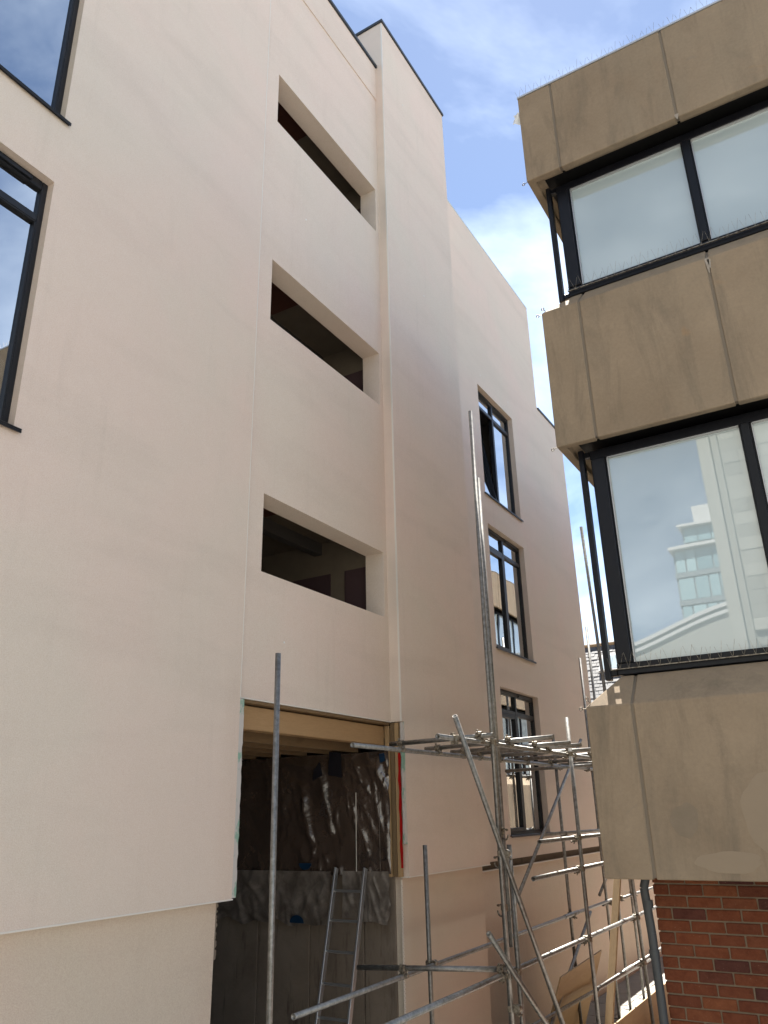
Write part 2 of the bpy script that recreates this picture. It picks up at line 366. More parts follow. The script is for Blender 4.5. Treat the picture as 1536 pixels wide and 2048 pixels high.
# corner and drip beads
bx('corner_bead', 'bead', RB, XL+.002, XL-.02, 5.424, 5.433, 1.01, 11.45)
bx('corner_bead', 'bead', RB, XP+.002, XP-.02, 8.097, 8.106, 1.01, 12.42)
bx('drip_bead', 'bead', RB, XL+.004, XL-.1, -4, 5.44, -.620, -.609)
bx('drip_bead', 'bead', RB, XP+.004, XP-.1, 8.16, 10.335, -.640, -.629)
bx('drip_bead', 'bead', RB, XS_+.004, XS_-.1, 5.43, 8.10, 1.006, 1.016)
# copings
for nme, x0, x1, y0, y1, z, mt in (('coping', XL+.03, -5.4, -4, 5.445, 11.45, 'coping_metal'), ('coping', XS_+.045, -5.38, 5.447, 8.097, 11.45, 'coping_metal'),
                                   ('coping', XP+.025, -8.53, 8.075, 10.355, 12.44, 'coping_metal'), ('coping', XF+.006, -5.45, 10.335, 15.792, 11.53, 'coping_light'), ('coping', XF+.025, -5.45, 15.812, 17.445, 8.75, 'coping_metal')):
    bx(nme, mt, RB, x0, x1, y0, y1, z, z+(.055 if mt == 'coping_metal' else .035), bevel=.004)
# unseen roofs and walls behind the facade, added to keep light from leaking in
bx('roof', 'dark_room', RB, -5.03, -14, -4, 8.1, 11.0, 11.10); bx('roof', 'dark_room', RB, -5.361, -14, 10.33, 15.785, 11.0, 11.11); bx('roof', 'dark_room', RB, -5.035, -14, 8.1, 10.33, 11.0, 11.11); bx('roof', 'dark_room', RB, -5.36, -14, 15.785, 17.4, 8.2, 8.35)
bx('back_wall', 'render_coat', RB, -14, -14.2, -4, 17.42, G0, 11.1)
bx('end_wall', 'render_coat', RB, -5.061, -14, -4.2, -4.0, G0, 11.1); bx('end_wall', 'render_coat', RB, -5.361, -14, 17.2, 17.42, G0, 8.3); bx('step_wall', 'render_coat', RB, -5.361, -14, 15.585, 15.784, 8.3, 11.0)
# stair core interior
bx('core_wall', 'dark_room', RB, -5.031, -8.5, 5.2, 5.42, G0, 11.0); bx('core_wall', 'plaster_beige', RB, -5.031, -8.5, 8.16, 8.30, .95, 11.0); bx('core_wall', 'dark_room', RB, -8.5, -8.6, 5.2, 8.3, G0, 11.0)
for zc in (3.42, 6.33, 9.22):
    bx('ceiling', 'plaster_beige', RB, -5.031, -8.5, 5.42, 8.16, zc, zc+.3)
    bx('ceiling_board', 'board_redbrown', RB, -5.05, -5.75, 5.45, 6.9, zc-.02, zc-.002); bx('ceiling_board', 'board_redbrown', RB, -5.95, -7.2, 5.45, 7.4, zc-.02, zc-.002)
    bx('ceiling_beam', 'dark_room', RB, -5.8, -5.92, 5.43, 8.15, zc-.16, zc-.001)
    for xa, xb_ in ((-5.04, -5.43), (-5.66, -6.62), (-6.85, -8.0)):
        bx('wall_board', 'board_mauve', RB, xa, xb_, 8.140, 8.158, zc-2.2, zc-.45)
    for k in range(5):
        px, pz = random.uniform(-7, -5.1), zc - random.uniform(.6, 1.1)
        m = MB(); nn = 8
        m.poly([(px+.05*random.uniform(.5, 1.3)*math.cos(a*2*math.pi/nn), 8.137, pz+.06*random.uniform(.5, 1.3)*math.sin(a*2*math.pi/nn)) for a in range(nn)]); m.build('plaster_patch', 'curtain', RB)
# doorway room
bx('room_ceiling', 'timber_dark', RB, -4.98, -8.5, 5.42, 8.16, .86, .94)
bx('header_beam', 'timber', RB, -4.85, -4.97, 5.45, 8.08, .755, .965, bevel=.006)
bx('sole_plate', 'timber_dark', RB, -4.78, -4.95, 5.44, 8.09, .978, 1.004, bevel=.003)
for k, xx in enumerate((-5.25, -5.62, -6.0, -6.4, -6.8)):
    bx('joist', 'timber_dark', RB, xx, xx-.05, 5.43, 8.15, .70, .858, bevel=.004)
bx('stud_post', 'timber_post', RB, -4.80, -4.86, 8.105, 8.155, -.63, .975, bevel=.004)
bx('stud_post', 'timber_dark', RB, -4.735, -4.785, 8.11, 8.158, -.63, 1.0, bevel=.003)
bx('stud_post', 'timber_post', RB, -4.68, -4.728, 8.11, 8.155, -.63, 1.0, bevel=.003)
bx('noggin', 'timber', RB, -4.87, -5.05, 8.04, 8.13, .84, .93, bevel=.004)
# red tape, slightly wavy
m = MB(); pts = []
for k in range(25):
    z = .66 - k*.05; w = .017 + .003*math.sin(k*1.3); pts.append((-4.664 + .003*math.sin(k*.9), 8.098 + .003*math.sin(k*1.9), z, w))
for a, b in zip(pts[:-1], pts[1:]):
    m.poly([(a[0]-a[3], a[1], a[2]), (a[0]+a[3], a[1]-.004, a[2]), (b[0]+b[3], b[1]-.004, b[2]), (b[0]-b[3], b[1], b[2])])
m.build('red_tape', 'red_tape', RB, smooth=True, weld=True)
def wavy_strip(name, mat, x, y0, y1, z0, z1, amp, seed, par):
    rr = random.Random(seed); m = MB(); nn = 34; prev = None
    for k in range(nn+1):
        z = z0+(z1-z0)*k/nn; e = y1 + rr.uniform(-amp, amp)
        if prev: m.poly([(x, y0, prev[0]), (x, prev[1], prev[0]), (x, e, z), (x, y0, z)]); m.poly([(x, prev[1], prev[0]), (x-.02, prev[1], prev[0]), (x-.02, e, z), (x, e, z)])
        prev = (z, e)
    return m.build(name, mat, par, weld=True)
wavy_strip('mesh_strip', 'mesh_strip', XL-.008, 5.428, 5.492, -.605, 1.0, .006, 3, RB)
wavy_strip('mesh_strip', 'mesh_strip', XP-.004, 8.167, 8.105, -.30, 1.005, .006, 4, RB)
wavy_strip('mesh_strip', 'raw_concrete', -4.87, 5.38, 5.41, -1.05, -.615, .012, 5, RB)
bx('angle_bead', 'bead', RB, -4.716, -4.722, 8.155, 8.195, G0, -.66)
m = MB()
for k in range(60):
    for q in (0, 1):
        z = -.72 - k*.04 - q*.02; y = 8.165 + q*.014
        m.poly([(-4.7145, y+.004*math.cos(t), z+.006*math.sin(t)) for t in (0, 1.57, 3.14, 4.71)])
m.build('perforation', 'print_ink', RB)
# side wall of the doorway room: concrete below, foil above
xs_ = [-4.80, -5.21, -5.945, -6.7, -8.5]
for a, b in zip(xs_[:-1], xs_[1:]):
    bx('concrete_panel', 'raw_concrete', RB, a-.006, b+.006, 8.17, 8.30, G0, .6, bevel=.006)
bx('joint_backing', 'print_ink', RB, -4.80, -8.49, 8.20, 8.299, G0, .59)

def creases(x0, x1, z0, z1, n_, seed, hmax):
    q = random.Random(seed); o = []
    for _ in range(n_):
        x, z = q.uniform(x0, x1), q.uniform(z0, z1); L = q.uniform(.12, .55); a = q.choice((R(-65), R(-75), R(-50), R(60), R(-85), R(-20))) + q.uniform(-.2, .2)
        o.append(((x, z), (x+L*math.cos(a)*.6, z+L*math.sin(a)), q.uniform(.012, .035), q.uniform(.3, 1)*hmax))
    return tuple(o)
def sheet(name, mat, x0, x1, z0, z1, nx, nz, amp, seed, y, ragged=.0, ridges=(), par=RB):
    v = []; f = []
    for j in range(nz+1):
        for i in range(nx+1):
            u, w = i/nx, j/nz
            x = x0+(x1-x0)*u; z = z0+(z1-z0)*w
            if ragged:
                z += ragged*(1-w)*mnoise.noise(Vector((x*4, seed, 0))); x += ragged*.7*u*mnoise.noise(Vector((z*5, seed+9, 0)))
            d = amp*mnoise.noise(Vector((x*2.3+seed, z*1.5, seed))) + amp*.6*(1-abs(mnoise.noise(Vector((x*5+z*2.2+seed, z*2.6-x, 3.3)))*2)) + amp*.22*(1-2*abs(mnoise.noise(Vector((x*7+z*2.5, z*3-x*2, seed+5)))))**3 + amp*.07*mnoise.noise(Vector((x*19, z*12, seed)))
            for (ra, rb_, rw, rh) in ridges:
                ab = Vector(rb_)-Vector(ra); t = max(0, min(1, (Vector((x, z))-Vector(ra)).dot(ab)/ab.length_squared)); dist = (Vector((x, z))-Vector(ra)-ab*t).length
                d += rh*math.exp(-(dist/rw)**2)
            v.append((x, y - d, z))
    for j in range(nz):
        for i in range(nx):
            a = j*(nx+1)+i; f.append((a, a+1, a+nx+2, a+nx+1))
    return mk(name, v, f, mat, par, smooth=True)
memL = sheet('foil_membrane', 'foil', -8.4, -5.44, -.62, .70, 150, 80, .030, 2.0, 8.125, .02,
             ridges=(((-5.78, .52), (-5.60, -.16), .035, .028), ((-6.05, .35), (-5.85, -.4), .05, .022), ((-6.2, .6), (-5.8, .55), .07, .03)) + creases(-6.6, -5.44, -.55, .65, 26, 3, .016))
memR = sheet('foil_membrane', 'foil', -5.47, -4.80, -.60, .69, 80, 110, .016, 6.0, 8.105, .012,
             ridges=(((-5.35, .25), (-5.1, -.4), .03, .010), ((-5.2, .2), (-4.95, -.3), .03, .010), ((-5.10, .68), (-4.83, .25), .07, .03), ((-4.95, .1), (-4.84, -.45), .03, .014)) + creases(-5.44, -4.82, -.1, .65, 34, 8, .013))
sheet('foil_flap', 'foil_grey', -7.6, -5.60, -1.135, -.585, 90, 30, .032, 11.0, 8.095, .07, ridges=creases(-7.0, -5.6, -1.1, -.6, 14, 21, .018))
sheet('foil_flap', 'foil_grey', -5.44, -4.83, -1.075, -.575, 50, 34, .024, 14.0, 8.09, .09, ridges=creases(-5.4, -4.85, -1.05, -.6, 12, 22, .016))
bx('membrane_stud', 'bead', memR, -5.235, -5.243, 8.070, 8.074, -.58, .25)
bx('membrane_stud', 'foil_grey', memR, -4.925, -4.93, 8.070, 8.074, -.58, .25)
m = MB(); m.poly([(-5.94+.09*math.cos(t), 8.055, -.50+.07*math.sin(t)) for t in [math.pi+k*math.pi/10 for k in range(11)]]); m.build('blue_tape', 'blue_tape', memL)
m = MB(); m.poly([(-6.03+.10*math.cos(t), 8.03, -1.12+.08*math.sin(t)) for t in [k*math.pi/10 for k in range(11)]]); m.build('blue_tape', 'blue_tape', memL)
m = MB(); m.poly([(-4.90, 8.06, .56), (-4.83, 8.06, .58), (-4.84, 8.06, .67), (-4.91, 8.06, .66)]); m.build('blue_tape', 'blue_tape', memR)
m = MB(); m.poly([(-5.85, 8.055, .40), (-5.70, 8.055, .46), (-5.74, 8.055, .62), (-5.83, 8.055, .52)]); m.build('patch', 'print_ink', memL)
m = MB(); m.poly([(-5.62, 8.05, .46), (-5.42, 8.05, .42), (-5.43, 8.05, .70), (-5.60, 8.05, .72)]); m.build('patch', 'print_ink', memL)
def outline_text(txt, size, loc, rot, par):
    cu = bpy.data.curves.new('print', 'FONT'); cu.body = txt; cu.size = size; cu.fill_mode = 'NONE'; cu.bevel_depth = .0022; cu.bevel_resolution = 0; cu.resolution_u = 4
    ob = bpy.data.objects.new('print', cu); COL.objects.link(ob)
    dg = bpy.context.evaluated_depsgraph_get(); me = bpy.data.meshes.new_from_object(ob.evaluated_get(dg)); COL.objects.unlink(ob); bpy.data.objects.remove(ob)
    me.transform(Matrix.Translation(loc) @ Matrix.Rotation(rot, 4, 'Y') @ Matrix.Rotation(math.pi/2, 4, 'X')); me.materials.clear(); me.materials.append(MATS['print_ink'])
    return link('printed_lettering', me, par)
outline_text('PRO', .20, (-5.17, 8.062, -.55), R(-16), memR)
outline_text('ERL', .12, (-5.05, 8.060, .62), R(-3), memR)
outline_text('PRO', .17, (-5.62, 8.03, -.02), R(-72), memL)

# windows of the rendered building
def tri_window(par, Xw, y0, y1, z0, z1, tilt=0.0, curtains=True, dep=.10, fw=.06):
    xf = Xw-dep; xb = xf-.07; ym = (y0+y1)/2; zt = z1-.37
    m = MB()
    m.box(xb, xf, y0, y0+.06, z0, z1); m.box(xb, xf, y1-fw, y1, z0, z1)
    m.box(xb, xf, y0+.06, y1-fw, z1-.085, z1); m.box(xb, xf, y0+.06, y1-fw, z0, z0+.055)
    m.box(xb, xf+.006, ym-.035, ym+.035, z0+.055, z1-.085)
    for a, b in ((y0+.06, ym-.035), (ym+.035, y1-fw)): m.box(xb, xf+.004, a, b, zt-.035, zt+.035)
    fr = m.build('window', 'frame_anthracite', par, bevel=.006)
    for a, b in ((y0+.06, ym-.035), (ym+.035, y1-fw)):
        bx('trickle_vent', 'frame_anthracite', fr, xf+.002, xf+.022, a+.10, b-.10, z1-.07, z1-.035, bevel=.004)
        bx('pane', 'glass', fr, xb+.030, xb+.036, a, b, zt+.035, z1-.085)
    for k, (a, b) in enumerate(((y0+.06, ym-.035), (ym+.035, y1-fw))):
        za, zb = z0+.055, zt-.035
        s = MB()
        if k == 0:
            w = .06
            s.box(xb+.012, xf+.012, a, a+w, za, zb); s.box(xb+.012, xf+.012, b-w, b, za, zb); s.box(xb+.012, xf+.012, a+w, b-w, za, za+w); s.box(xb+.012, xf+.012, a+w, b-w, zb-w, zb)
            so = s.build('sash', 'frame_anthracite', fr, bevel=.005)
            pn = bx('pane', 'glass', fr, xb+.035, xb+.041, a+w, b-w, za+w, zb-w)
            if tilt:
                M = Matrix.Translation((xf, 0, za)) @ Matrix.Rotation(-tilt, 4, 'Y') @ Matrix.Translation((-xf, 0, -za))
                so.data.transform(M); pn.data.transform(M)
        else:
            w = .012
            s.box(xb+.02, xf+.002, a, a+w, za, zb); s.box(xb+.02, xf+.002, b-w, b, za, zb); s.box(xb+.02, xf+.002, a+w, b-w, za, za+w); s.box(xb+.02, xf+.002, a+w, b-w, zb-w, zb)
            s.build('glazing_bead', 'frame_anthracite', fr, bevel=.003)
            bx('pane', 'glass', fr, xb+.035, xb+.041, a+w, b-w, za+w, zb-w)
    m = MB(); m.box(xf-.01, Xw+.035, y0-.045, y1+.045, z0-.002, z0+.012); m.box(Xw+.024, Xw+.035, y0-.045, y1+.045, z0-.020, z0-.002)
    m.build('sill', 'frame_anthracite', fr, bevel=.003)
    # room behind
    m = MB(); xr = xb-2.4
    m.poly([(xr, y0-.3, z0-.4), (xr, y1+.3, z0-.4), (xr, y1+.3, z1+.2), (xr, y0-.3, z1+.2)])
    for yy in (y0-.3, y1+.3): m.poly([(xr, yy, z0-.4), (Xw-.325, yy, z0-.4), (Xw-.325, yy, z1+.2), (xr, yy, z1+.2)])
    for zz in (z0-.4, z1+.2): m.poly([(xr, y0-.3, zz), (Xw-.325, y0-.3, zz), (Xw-.325, y1+.3, zz), (xr, y1+.3, zz)])
    m.build('room', 'room_wall', fr)
    if curtains:
        v = []; f = []; nn = 60
        for side, (ya, yb) in enumerate(((y1-.62, y1-.02), (y0+.02, y0+.25))):
            b0 = len(v)
            for i in range(nn+1):
                y = ya+(yb-ya)*i/nn; xo = xb-.16+.025*math.sin(i*1.05)
                v += [(xo, y, z0+.02), (xo, y, z1-.05)]
            for i in range(nn): f.append((b0+2*i, b0+2*i+2, b0+2*i+3, b0+2*i+1))
        mk('curtain', v, f, 'curtain', fr, smooth=True)
    return fr
for h in LW: tri_window(RB, XL, *h, curtains=False, dep=.072, fw=.052)
tri_window(RB, XF, *FW[0], tilt=R(9), curtains=False)
tri_window(RB, XF, *FW[1]); tri_window(RB, XF, *FW[2])
m = MB()
for (y, z) in ((6.065, 1.607), (6.3, 7.0), (9.2, 7.6), (8.75, 11.2), (13.9, 8.05), (12.5, 8.0)):
    xx = XS_ if y < 8.1 else (XP if y < 10.3 else XF)
    m.cyl((xx-.005, y, z), (xx+.004, y, z), .011, 8)
m.build('anchor_plug', 'white_plastic', RB)

# ================================================================== concrete building on the right
CB = thing('concrete_building', 'weathered brown concrete office block with banded windows over a red brick base', 'building', (1.5, 9, G0))
YC, XC, YW, CH = 5.85, -1.767, 6.105, .25
BR = 6.23                       # face of the brick
XE = 5.6                        # right end of what is built
levels = [(-0.441, 0.711, True), (2.839, 4.172, True), (5.696, 6.766, False)]
joints = [-1.43, -0.36, 0.71, 1.78, 2.85, 3.92, 4.99, XE]
J = .011
for z0, z1, ch in levels:
    zt = z1 + (CH-.015 if ch else 0)
    def prof(ch=ch, z0=z0, z1=z1, zt=zt):
        if ch: return [(YC, z0), (YC, z1), (YC+CH-.015, zt), (YC+CH+.15, zt), (YC+CH+.15, zt-.2), (YC+.14, z1-.15), (YC+.14, z0+.05), (YC+.075, z0+.05), (YC+.07, z0)]
        return [(YC, z0), (YC, z1), (YC+.3, z1), (YC+.3, z1-.2), (YC+.14, z1-.25), (YC+.14, z0+.05), (YC+.075, z0+.05), (YC+.07, z0)]
    P = prof()
    for a, b in zip(joints[:-1], joints[1:]):
        m = MB(); k = len(P); m.v = [(a+J, y, z) for y, z in P] + [(b-J, y, z) for y, z in P]
        m.f = [tuple(range(k)), tuple(reversed(range(k, 2*k)))] + [(i, (i+1) % k, k+(i+1) % k, k+i) for i in range(k)]
        m.build('spandrel_panel', 'concrete', CB, bevel=.006)
        m = MB(); Q = [(YC+.009, z0+.012), (YC+.009, z1+.0), (YC+CH, zt-.006), (YC+CH+.1, zt-.006), (YC+CH+.1, zt-.1), (YC+.12, z1-.1), (YC+.12, z0+.06), (YC+.06, z0+.012)] if ch else [(YC+.009, z0+.012), (YC+.009, z1-.008), (YC+.2, z1-.008), (YC+.12, z1-.1), (YC+.12, z0+.06), (YC+.06, z0+.012)]
        kq = len(Q); m.v = [(a-J-.002, y, z) for y, z in Q] + [(a+J+.002, y, z) for y, z in Q]
        m.f = [tuple(range(kq)), tuple(reversed(range(kq, 2*kq)))] + [(i, (i+1) % kq, kq+(i+1) % kq, kq+i) for i in range(kq)]
        m.build('joint_sealant', 'sealant', CB)
    # corner panel wrapping round to the side
    off = [(y-YC, z) for y, z in P]; YE = 8.2; m = MB(); k = len(P)
    m.v = [(joints[0]-J, YC+o, z) for o, z in off] + [(XC+o, YC+o, z) for o, z in off] + [(XC+o, YE, z) for o, z in off]
    m.f = [tuple(range(k)), tuple(reversed(range(2*k, 3*k)))]
    for s in (0, 1): m.f += [(s*k+i, s*k+(i+1) % k, (s+1)*k+(i+1) % k, (s+1)*k+i) for i in range(k)]
    m.build('corner_panel', 'concrete', CB, bevel=.006)
    for q in range(9):
        ya, yb = YE+.02+q*2.2, YE+2.2*(q+1); m = MB()
        m.v = [(XC+o, ya, z) for o, z in off] + [(XC+o, yb, z) for o, z in off]
        m.f = [tuple(range(k)), tuple(reversed(range(k, 2*k)))] + [(i, (i+1) % k, k+(i+1) % k, k+i) for i in range(k)]
        m.build('spandrel_panel', 'concrete', CB, bevel=.006)
    # soffit
    m = MB(); m.box(XC+.08, XE, YC+.08, YW+.25, z0+.055, z0+.10)
    m.box(XC+.08, XC+.6, YW+.25, 27.6, z0+.055, z0+.10); m.build('soffit', 'soffit_black', CB)
    if not ch: 
        bx('parapet_cap', 'parapet_cap', CB, XC-.004, XE, YC-.006, YC+.32, z1+.002, z1+.022); bx('parapet_cap', 'parapet_cap', CB, XC-.004, XC+.32, YC+.321, 27.6, z1+.002, z1+.022)
bx('roof', 'roof_felt', CB, XC+.25, XE, YC+.25, 27.6, 6.45, 6.55); bx('back_wall', 'concrete', CB, XC+.02, XE, 27.6, 27.8, G0, 6.76); bx('end_wall', 'concrete', CB, XE, XE+.2, YC, 27.8, G0, 6.76)
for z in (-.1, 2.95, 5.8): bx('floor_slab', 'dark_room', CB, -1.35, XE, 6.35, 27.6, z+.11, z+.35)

def office_windows(z0, z1):
    zb = z0; g0, g1 = z0+.09, z1-.085
    panes = [(-1.425, -.395), (-.305, .725), (.815, 1.845), (1.935, 2.965), (3.055, 4.085), (4.175, 5.205)]
    m = MB(); yf, yb = YW-.03, YW+.05
    m.box(-1.56, 5.4, yf, yb, z0, g0); m.box(-1.56, 5.4, yf, yb, g1, z1); m.box(-1.66, -1.56, yf+.01, yf+.06, z0, z0+.05); m.box(-1.66, -1.56, yf+.01, yf+.06, z1-.05, z1)
    win = m.build('window', 'frame_dark', CB, bevel=.006)
    xs = [(-1.56, -1.425)] + [(panes[i][1], panes[i+1][0]) for i in range(5)]
    for a, b in xs:
        mm = MB(); mm.box(a+.012, b-.012, yf-.012, yb, g0, g1); mm.box(a, b, yf+.012, yb-.01, g0, g1); mm.build('mullion', 'frame_dark', win, bevel=.004)
    bx('corner_post', 'frame_dark', win, -1.655, -1.612, yf-.01, yf+.055, z0-.03, z1+.02, bevel=.004)
    for a, b in panes:
        bx('pane', 'film_glass', win, a, b, YW, YW+.012, g0, g1)
        f = MB(); f.box(a, a+.008, yf+.005, YW, g0, g1); f.box(a, b, yf+.005, YW, g1-.008, g1); f.build('gasket', 'aluminium', win)
    # side windows
    ms = MB(); ms.box(-1.56, -1.50, YW+.051, 27.5, z0, g0); ms.box(-1.56, -1.50, YW+.051, 27.5, g1, z1)
    side = ms.build('side_window', 'frame_dark', CB)
    y = YW+.03
    while y < 26.5:
        bx('pane', 'film_glass', side, -1.535, -1.529, y+.05, y+1.07, g0, g1)
        y += 1.12
        bx('mullion', 'frame_dark', side, -1.565, -1.50, y-.05, y+.05, g0, g1)
    return win
office_windows(.952, 2.839+.0); office_windows(4.41, 5.696)
# bird spikes
def spikes(x0, x1, y, z, par, name='bird_spike_strip', along='x', ln=.11):
    m = MB(); rr = random.Random(int(x0*100+z*10)); x = x0
    m.box(x0, x1, y-.008, y+.008, z, z+.006)
    while x < x1:
        for s in (-1, 1):
            dx = s*.028+rr.uniform(-.01, .01); dy = rr.uniform(-.02, .015)-.01
            m.cyl((x, y, z), (x+dx, y+dy, z+ln*rr.uniform(.8, 1.15)), .0012, 4)
        x += .075*rr.uniform(.9, 1.1)
    return m.build(name, 'coupler_steel', par)
spikes(-1.76, 2.0, YC+.03, 6.789, CB); spikes(-1.60, 2.0, YW-.05, .992, CB); spikes(-1.56, 2.0, YW-.05, 4.452, CB, ln=.12)
# eye bolts at the ledge corners
def eye(p, d, par):
    m = MB(); p = Vector(p); d = Vector(d).normalized(); m.cyl(p, p+d*.028, .0035, 6)
    c = p+d*.040; a = d; b = d.cross(Vector((0, 1, 0))).normalized(); prev = None
    ring = [c + a*.012*math.cos(t) + b*.012*math.sin(t) for t in [k*math.pi/6 for k in range(13)]]
    for q, w in zip(ring[:-1], ring[1:]): m.cyl(q, w, .004, 6)
    m.build('eye_bolt', 'coupler_steel', par)
for zz in (.711, 4.172):
    eye((XC, YC+.01, zz-.01), (-1, 0, .05), CB); eye((XC+.03, YC+.03, zz+.03), (-.6, 0, .8), CB)
for zz in (2.845, 5.70, 3.6): eye((XC, YC+.02, zz), (-1, 0, -.2), CB) if zz != 3.6 else None
# repair patch, lime streaks and rust run on the concrete
def blob(name, mat, x, z, rx, rz, seed, y=YC-.0015, nn=26):
    q = random.Random(seed); m = MB(); ph = [q.uniform(0, 6.28) for _ in range(4)]
    pts = []
    for k in range(nn):
        t = 2*math.pi*k/nn; f = 1+.10*math.sin(2*t+ph[0])+.07*math.sin(3*t+ph[1])+.04*math.sin(7*t+ph[2])
        pts.append((x+rx*f*math.cos(t), y, z+rz*f*math.sin(t)))
    m.v = pts + [(a, y+.004, c) for a, _, c in pts]; m.f = [tuple(range(nn))] + [(i, (i+1) % nn, nn+(i+1) % nn, nn+i) for i in range(nn)]
    return m.build(name, mat, CB)
blob('repair_patch', 'concrete_patch', -1.183, -.075, .085, .115, 1)
blob('repair_patch', 'concrete_light', -.62, -.03, .20, .26, 2)
blob('repair_patch', 'concrete_light', -.95, -.33, .22, .06, 6)
for x, z, h, w_ in ((-.36, 4.165, .15, .018), (-.345, 4.15, .09, .014), (-.36, 5.73, .06, .02)):
    MB().poly([(x-w_, YC-.001, z), (x+w_, YC-.001, z), (x+w_*.3, YC-.001, z-h), (x-w_*.2, YC-.001, z-h*.9)]).build('lime_streak', 'lime', CB)
# brick base
BW = bx('brick_wall', 'mortar', CB, -1.535, XE, BR+.008, BR+.20, G0, -.35)
bl, bh, bd = .215, .065, .1025
br_me = []
for v in range(5):
    rr = random.Random(v); t = bx('brick', 'brick', BW, 0, bl, 0, bd, 0, bh, bevel=.004)
    for q in t.data.vertices: q.co += Vector((rr.uniform(-.0018, .0018), rr.uniform(-.002, .001), rr.uniform(-.0016, .0016)))
    br_me.append(t.data); COL.objects.unlink(t); bpy.data.objects.remove(t)
hb = bx('brick', 'brick', BW, 0, .1025, 0, bd, 0, bh, bevel=.004); half = hb.data; COL.objects.unlink(hb); bpy.data.objects.remove(hb)
BX0 = -1.545; zc0 = -.441
for k in range(21):
    z = zc0 + .028 - (k+1)*.075
    x = BX0
    if k % 2 == 1:
        link('brick', half, BW, (x, BR+random.uniform(-.002, .002), z)); x += .1125
    while x < 1.4:
        o = link('brick', random.choice(br_me), BW, (x, BR+random.uniform(-.003, .003), z)); x += .225
m = MB()
for k in range(21, 36):
    z = zc0+.028-(k+1)*.075; x = BX0 + (.1125 if k % 2 else 0)
    while x < 3.0: m.box(x, x+bl, BR, BR+.05, z, z+bh); x += .225
for k in range(21):
    z = zc0+.028-(k+1)*.075; x = 1.41 + (.1125 if k % 2 else 0)
    while x < 3.0: m.box(x, x+bl, BR, BR+.05, z, z+bh); x += .225
tag(m.build('bricks', 'brick_far', BW), kind='stuff')
# side return of the brick base
bx('side_wall', 'brick_far', CB, -1.530, -1.40, BR+.21, 27.6, G0, -.36); bx('base_soffit', 'concrete', CB, XC+.12, XE, YC+.12, BR+.6, -.36, -.30)
# rain pipe with a swan neck at the brick corner
m = MB(); pipe = [(-1.50, 6.19, -.40), (-1.575, 6.19, -.445), (-1.598, 6.19, -.52), (-1.592, 6.19, -.62), (-1.583, 6.19, -.80), (-1.578, 6.19, -1.2), (-1.578, 6.19, G0)]
for a, b in zip(pipe[:-1], pipe[1:]): m.cyl(a, b, .030, 16)
pp = m.build('drain_pipe', 'pipe_grey', CB, smooth=False)
for z in (-.62, -.93, -1.9): MB().cyl((-1.584, 6.19, z-.025), (-1.583, 6.19, z+.025), .035, 16).build('pipe_collar', 'pipe_grey', pp)
# scrap of white plastic caught on the parapet
v = []; f = []
for j in range(7):
    for i in range(6):
        u, w = i/5, j/6
        v.append((-1.835+.075*u+.012*math.sin(w*5+u*3), YC+.02+.02*math.sin(u*7+w*4), 6.60-.14*w+.02*math.sin(u*5)))
for j in range(6):
    for i in range(5): f.append((j*6+i, j*6+i+1, j*6+i+7, j*6+i+6))
tag(mk('plastic_scrap', v, f, 'white_plastic', None, smooth=True), 'small scrap of white plastic caught at the top corner of the concrete parapet', 'plastic scrap')

# ================================================================== scaffold
SF = thing('scaffold', 'galvanised tube scaffold standing in the passage between the buildings', 'scaffold', (-3.8, 10, G0))
RO, RI = .02415, .0195
def tube(name, p0, p1, par=SF):
    p0 = Vector(p0); p1 = Vector(p1); d = (p1-p0).normalized(); a = d.orthogonal().normalized(); c = d.cross(a); sg = 20
    v = []; f = []
    def ring(P, r): 
        b = len(v)
        for k in range(sg):
            t = 2*math.pi*k/sg; v.append(tuple(P+a*r*math.cos(t)+c*r*math.sin(t)))
        return b
    r0_, r1_ = ring(p0, RO), ring(p1, RO); q0, q1 = ring(p0, RI), ring(p1, RI)
    for k in range(sg):
        j = (k+1) % sg
        f += [(r0_+k, r0_+j, r1_+j, r1_+k), (q0+k, q1+k, q1+j, q0+j), (r0_+k, q0+k, q0+j, r0_+j), (r1_+k, r1_+j, q1+j, q1+k)]
    o = mk(name, v, f, 'galvanised', par)
    for p in o.data.polygons: p.use_smooth = abs(p.normal.dot(d)) < .5
    return o
XI, XO, XSO, XSI = -4.32, -3.36, -3.305, -4.375
stds = [(-4.20, 5.27, 1.31, 'V1'), (XSI, 8.10, -.31, 'V2'), (XSO, 7.66, 4.46, 'V3'), (-3.365, 7.88, 3.69, 'V4'), (XSO, 7.875, -.30, 'V5'), (XSO, 10.07, 1.12, 'V6'),
        (XSI, 12.55, 1.15, 'V7'), (XSI, 14.46, 2.66, 'V8'), (XSO, 12.33, 4.24, 'V9'), (XSI, 16.02, .9, 'V9b'), (XSI, 15.12, 3.38, 'V10'), (XSO, 14.6, 1.4, 'V11'), (XSI, 10.3, -1.2, 'V12')]
for x, y, zt, nme in stds:
    if nme == 'V9': tube('standard', (x, 12.42, G0+.03), (x, 11.78, zt))
    elif nme in ('V4',): tube('standard', (x, y, -1.2), (x, y+.01, zt))
    elif nme == 'V12': continue
    else: tube('standard', (x, y+random.uniform(-.03, .03), G0+.03), (x, y, zt))
    if nme not in ('V4', 'V12'): bx('base_plate', 'galvanised', SF, x-.075, x+.075, y-.075+(.09 if nme == 'V9' else 0), y+.075+(.09 if nme == 'V9' else 0), G0+.042, G0+.050)
tube('ledger', (XI, 5.73, -1.455), (XI, 14.55, -1.415)); tube('ledger', (XI-.05, 14.2, -1.46), (XI-.05, 18.6, -1.47))
tube('ledger', (XO, 4.9, -1.395), (XO, 16.0, -1.405))
